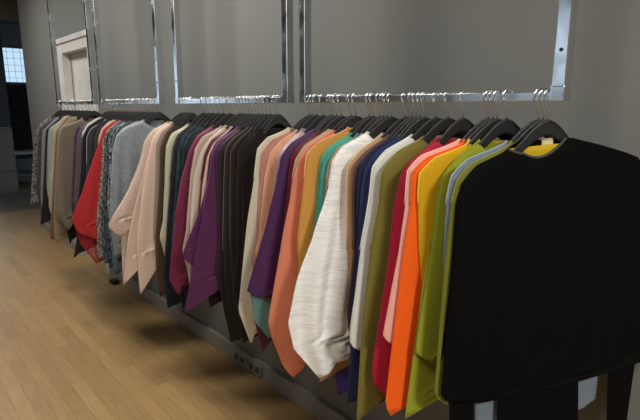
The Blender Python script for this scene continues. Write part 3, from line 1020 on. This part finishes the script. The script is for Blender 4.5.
G4 = [
    (310.0, 'cream kaftan', 'cream kaftan hanging at the far end of the nearest rail', 'kaftan',
     F('plain', (216, 206, 184)), [(284, 131), (268, 138), (258, 149), (254, 178), (246, 230), (238, 310), (250, 342)],
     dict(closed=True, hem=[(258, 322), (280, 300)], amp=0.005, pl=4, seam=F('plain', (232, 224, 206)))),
    (313.2, 'dusty pink kaftan', 'dusty pink kaftan right of the cream one', 'kaftan',
     F('plain', (196, 140, 124)), [(290, 132), (272, 141), (262.5, 154), (260, 178), (256, 240)], dict(tz=0.84)),
    (316.4, 'peach satin kaftan', 'peach satin kaftan between dusty pink and pale pink', 'kaftan',
     F('satin', (226, 164, 132)), [(298, 133), (282, 141), (271, 153), (265, 178), (260, 230)], dict(tz=0.86, seam=F('satin', (240, 190, 160)))),
    (323.0, 'pale pink lilac kaftan', 'pale pink lilac kaftan edge left of the deep purple one', 'kaftan',
     F('satin', (206, 182, 186)), [(306, 132), (288, 143), (278, 156), (275, 180), (270, 230)], dict(tz=0.86)),
    (330.5, 'dark plum kaftan', 'dark plum kaftan with a pointed hem below the sea green one', 'kaftan',
     F('satin', (70, 26, 52)), [(315, 134), (296, 145), (285, 158), (281, 180), (272, 240), (254, 320), (262, 350)],
     dict(closed=True, hem=[(275, 335), (296, 320)])),
    (333.5, 'sea green kaftan', 'sea green kaftan whose hem shows below the deep purple one', 'kaftan',
     F('satin', (92, 132, 128)), [(312, 134), (295, 145), (285, 158), (281, 180), (268, 240), (250, 292), (255, 322), (268, 338)],
     dict(closed=True, hem=[(280, 315), (296, 305)])),
    (336.8, 'deep purple kaftan', 'deep purple satin kaftan with a straight slanted hem on the nearest rail', 'kaftan',
     F('satin', (72, 34, 82)), [(308, 133), (291, 144), (281.5, 157), (277, 178), (266, 225), (246, 293), (268, 298)],
     dict(closed=True, hem=[(290, 292), (305, 288)], amp=0.004, seam=F('satin', (110, 70, 118)))),
    (341.5, 'dark crimson kaftan', 'dark crimson kaftan sliver right of the deep purple one', 'kaftan',
     F('satin', (116, 26, 50)), [(318, 134), (301, 145), (291.5, 158), (288.5, 180), (284, 230)], dict(tz=0.8)),
    (351.5, 'sand beige kaftan', 'sand beige kaftan sliver left of the salmon one', 'kaftan',
     F('plain', (196, 168, 138)), [(324, 133), (305, 146), (296, 160), (292, 180), (287, 230)], dict(tz=0.8)),
    (356.0, 'salmon kaftan', 'salmon pink kaftan with a long rounded tip beside the white gauze one', 'kaftan',
     F('plain', (222, 134, 104)), [(327, 134), (308, 147), (300, 160), (294, 178), (281, 246), (268, 322), (271, 336), (283, 366), (292, 376)],
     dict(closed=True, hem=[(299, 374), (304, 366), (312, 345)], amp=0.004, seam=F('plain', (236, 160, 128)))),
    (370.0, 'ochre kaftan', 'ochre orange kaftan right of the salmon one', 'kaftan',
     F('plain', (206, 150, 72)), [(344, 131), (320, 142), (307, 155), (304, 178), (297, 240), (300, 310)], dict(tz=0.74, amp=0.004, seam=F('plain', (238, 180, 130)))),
    (373.5, 'jade green kaftan', 'jade green kaftan left of the turquoise one', 'kaftan',
     F('plain', (104, 176, 146)), [(350, 137), (331, 146), (321.5, 158), (318, 180), (314, 240)], dict(tz=0.74)),
    (380.0, 'turquoise kaftan', 'turquoise kaftan between jade green and the white gauze one', 'kaftan',
     F('plain', (74, 168, 160)), [(354, 138), (334, 148), (325, 160), (321, 180), (317, 240)], dict(tz=0.76)),
    (384.0, 'violet kaftan', 'vivid violet kaftan seen only as a hem below the tan corner', 'kaftan',
     F('satin', (66, 40, 138)), [(357, 138), (341, 149), (334, 162), (331, 182), (326, 240), (328, 330), (337, 394)],
     dict(closed=True, hem=[(354, 400), (372, 380)])),
    (387.5, 'tan kaftan', 'tan kaftan whose pointed corner shows below the white gauze one', 'kaftan',
     F('plain', (176, 142, 108)), [(357, 138), (338, 149), (330, 162), (326, 182), (320, 240), (322, 330), (319, 381)],
     dict(closed=True, hem=[(355, 361), (378, 345)])),
    (391.8, 'white gauze kaftan', 'white crinkled gauze kaftan with soft pleats, widest white one', 'kaftan',
     F('gauze', (244, 245, 243)), [(362, 136), (343, 147), (333, 161), (328, 186), (312, 240), (297, 280), (287, 322), (293, 348), (317, 375)],
     dict(closed=True, hem=[(351, 349), (375, 330)], amp=0.020, half=0.016, pl=9, seed=1.2, seam=F('gauze', (240, 236, 228)),
          pts2=[(362, 136), (343, 147), (333.5, 161), (329, 186), (316, 240), (303, 290), (297, 325), (307, 364)], closed2=True, hem2=[(340, 345), (362, 330)])),
    (406.0, 'camel kaftan', 'camel kaftan strip right of the white gauze one', 'kaftan',
     F('plain', (190, 154, 112)), [(384, 138), (360, 151), (348.5, 166), (346.5, 190), (347, 250), (349, 300), (353, 345)],
     dict(closed=True, hem=[(370, 340), (390, 335)], amp=0.003, seam=F('plain', (222, 190, 150)))),
    (412.5, 'mauve brown kaftan', 'mauve brown kaftan sliver right of the tan one', 'kaftan',
     F('plain', (112, 84, 80)), [(387, 140), (366, 152), (354, 167), (352, 190), (353, 250)], dict(tz=0.66)),
    (416.5, 'blackish plum kaftan', 'blackish plum kaftan between tan and navy', 'kaftan',
     F('satin', (50, 28, 46)), [(391, 141), (369, 153), (357.5, 168), (355, 190), (355, 250)], dict(tz=0.64)),
    (421.0, 'midnight blue kaftan', 'midnight blue kaftan, darker of the two blues left of white', 'kaftan',
     F('plain', (32, 40, 66)), [(394, 141), (372, 153), (361, 168), (358, 190), (357, 250)], dict(tz=0.60)),
    (425.5, 'navy kaftan', 'navy blue kaftan directly left of the smooth white one', 'kaftan',
     F('plain', (40, 54, 92)), [(398, 140), (378, 152), (366, 168), (362, 190), (358, 250), (352, 330), (346, 402)], dict(closed=True, hem=[(360, 405), (380, 390)])),
    (437.0, 'smooth white kaftan', 'smooth white kaftan strip between navy and olive on the nearest rail', 'kaftan',
     F('plain', (214, 213, 208)), [(412, 139), (386, 151), (373, 167), (369, 200), (360, 250), (347.5, 343), (360, 350)],
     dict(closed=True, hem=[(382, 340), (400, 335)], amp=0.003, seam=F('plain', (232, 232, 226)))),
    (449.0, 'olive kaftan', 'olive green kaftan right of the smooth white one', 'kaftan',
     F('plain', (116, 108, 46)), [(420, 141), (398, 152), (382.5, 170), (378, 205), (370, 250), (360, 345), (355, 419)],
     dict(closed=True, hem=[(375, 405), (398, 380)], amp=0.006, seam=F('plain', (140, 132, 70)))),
    (464.0, 'crimson kaftan', 'crimson red kaftan left of the orange one on the nearest rail', 'kaftan',
     F('plain', (176, 34, 62)), [(440, 146), (416, 158), (402.5, 172), (395, 205), (389, 250), (371, 372), (373, 385), (387, 394)],
     dict(closed=True, hem=[(405, 385), (425, 375)], amp=0.003)),
    (489.5, 'light pink kaftan', 'light pink kaftan strip between crimson and orange', 'kaftan',
     F('plain', (236, 172, 158)), [(452, 144), (422, 156), (408, 171), (405, 205), (398.7, 250), (382, 337), (393, 345)],
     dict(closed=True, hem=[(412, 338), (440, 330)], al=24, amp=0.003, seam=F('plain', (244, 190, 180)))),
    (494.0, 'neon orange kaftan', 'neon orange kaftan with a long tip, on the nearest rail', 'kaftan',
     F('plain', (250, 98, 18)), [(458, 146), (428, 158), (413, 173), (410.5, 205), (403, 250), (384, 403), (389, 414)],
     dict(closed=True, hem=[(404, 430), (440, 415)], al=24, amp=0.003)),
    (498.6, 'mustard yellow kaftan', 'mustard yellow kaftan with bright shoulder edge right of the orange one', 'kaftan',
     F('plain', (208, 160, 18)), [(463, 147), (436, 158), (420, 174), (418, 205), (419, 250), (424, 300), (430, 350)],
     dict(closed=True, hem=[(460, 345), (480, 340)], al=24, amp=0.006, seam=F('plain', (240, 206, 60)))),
    (508.0, 'lime green kaftan', 'lime green kaftan in front of the mustard one', 'kaftan',
     F('plain', (146, 152, 40)), [(492, 146), (456, 160), (441, 180), (436, 205), (430, 250), (414, 352), (431, 362)],
     dict(closed=True, hem=[(460, 350), (480, 345)], al=24, amp=0.004,
          pts2=[(492, 146), (456, 160), (441, 180), (436, 205), (429, 250), (421, 300), (406, 420)], closed2=True, hem2=[(440, 440), (480, 430)])),
    (540.0, 'blue grey kaftan', 'blue grey kaftan with olive lining, its hem peeking out below the black one', 'kaftan',
     F('plain', (112, 126, 138)), [(500, 146), (468, 160), (452, 176), (446, 205), (443, 260), (447, 330), (474, 392), (476, 450)],
     dict(al=27, closed=True, amp=0.003, hem=[(600, 452), (611, 400)], mat2=F('plain', (118, 112, 44)), seam=F('plain', (150, 164, 176)),
          extra=[])),
    (545.0, 'deep olive kaftan', 'deep olive kaftan edge between blue grey and the black front one', 'kaftan',
     F('plain', (112, 112, 38)), [(502, 150), (472, 164), (457.5, 180), (451, 205), (446, 250), (433, 396), (446, 404)],
     dict(closed=True, hem=[(468, 396), (480, 370), (600, 340)], al=27, amp=0.003, seam=F('plain', (136, 136, 60)))),
    (550.0, 'black kaftan', 'large plain black kaftan with round neck, foremost on the nearest rail', 'kaftan',
     F('plain', (7, 7, 8)), [(504, 153), (478, 166), (463, 184), (456, 205), (452, 260), (445, 330), (439, 399), (477, 402)],
     dict(closed=True, hem=[(530, 400), (577, 388), (611, 372), (650, 360)], al=27, amp=0.007, pl=6, scoop=0.047, half=0.010, sc=0.028, sw=0.080, neck=[(1.521, 0.066), (1.497, 0.104)],
          rch=[(566, 136), (600, 145), (634, 156), (644, 176), (649, 250), (650, 330)],
          pts2=[(504, 153), (478, 166), (463, 184), (456, 205), (452, 260), (445, 330), (440, 385), (480, 388)], closed2=True,
          hem2=[(560, 372), (640, 350)], extra=[
              ('rear_drape', [(447, 330), (449, 390), (450, 430), (452, 480)], [(476, 330), (475, 390), (475, 430), (474, 480)], -0.004, None),
              ('front_drape', [(500, 300), (499, 380), (497, 420), (499, 480)], [(577, 290), (577, 370), (577, 420), (575, 480)], 0.004, None),
              ('side_drape', [(616, 280), (608, 360), (606, 420), (608, 480)], [(646, 275), (650, 350), (652, 420), (652, 475)], 0.004, None)])),
]

GROUPS = [(G1, 'kaftans on the rail by the door', 'hangers on the rail by the door'),
          (G2, 'kaftans on the second rail', 'hangers on the second rail'),
          (G3, 'kaftans on the third rail', 'hangers on the third rail'),
          (G4, 'kaftans on the nearest rail', 'hangers on the nearest rail')]
idx = 0
INFO = {}
for gl, gk, gh in GROUPS:
    xs = [at_y(g[0], 99, YBAR).x for g in gl]
    for k, g in enumerate(gl):
        nxt = xs[k + 1] - xs[k] if k + 1 < len(xs) else 0.06
        prv = xs[k] - xs[k - 1] if k else 0.06
        g[6]['group'] = gk
        info = garment(g, min(nxt, prv), idx)
        INFO[g[1]] = info
        idx += 1
        add_hanger(info[1], info[2], 'black plastic hanger carrying the ' + g[1], gh, info[7])

# inside of the black kaftan's neck: yellow lining, grey neck band, woven tag
root, X, al, P, D, Nn, zl, _k = INFO['black kaftan']


def local(s, z, n):
    q_ = P + D * s + Nn * n
    return (q_.x - X, q_.y - YBAR, z - zl)


bm = bmesh.new()
rows = []
for j in range(7):
    rows.append([bm.verts.new(local(-0.05 + 0.15 * i / 12, (1.508 - 0.0009 * i) * (1 - j / 6) + 1.415 * j / 6, -0.0015 - 0.002 * j / 6)) for i in range(13)])
for j in range(6):
    for i in range(12):
        bm.faces.new((rows[j][i], rows[j][i + 1], rows[j + 1][i + 1], rows[j + 1][i]))
o = from_bm('neck_lining', bm, fabric('plain', (196, 164, 30)), root, True)
m = o.modifiers.new('t', 'SOLIDIFY')
m.thickness = 0.0012
o['label'] = 'yellow inside of the neck'
bm = bmesh.new()
pts = []
for i in range(25):
    s = -0.052 + 0.16 * i / 24
    pts.append(local(s, 1.521 - 0.047 * (1 - ((s - 0.028) / 0.080) ** 2) - max(0, s - 0.066) * 0.6, 0.0058))
tube_bm(bm, pts, 0.0034, 6)
o = from_bm('neck_band', bm, fabric('plain', (74, 74, 70)), root, True)
o['label'] = 'grey band round the neck opening'
bm = bmesh.new()
vs = [local(-0.022, 1.522, -0.0052), local(0.010, 1.518, -0.0052), local(0.010, 1.502, -0.0032), local(-0.022, 1.506, -0.0032)]
bm.faces.new([bm.verts.new(v) for v in vs])
o = from_bm('neck_tag', bm, fabric('plain', (206, 198, 150)), root)
m = o.modifiers.new('t', 'SOLIDIFY')
m.thickness = 0.0008
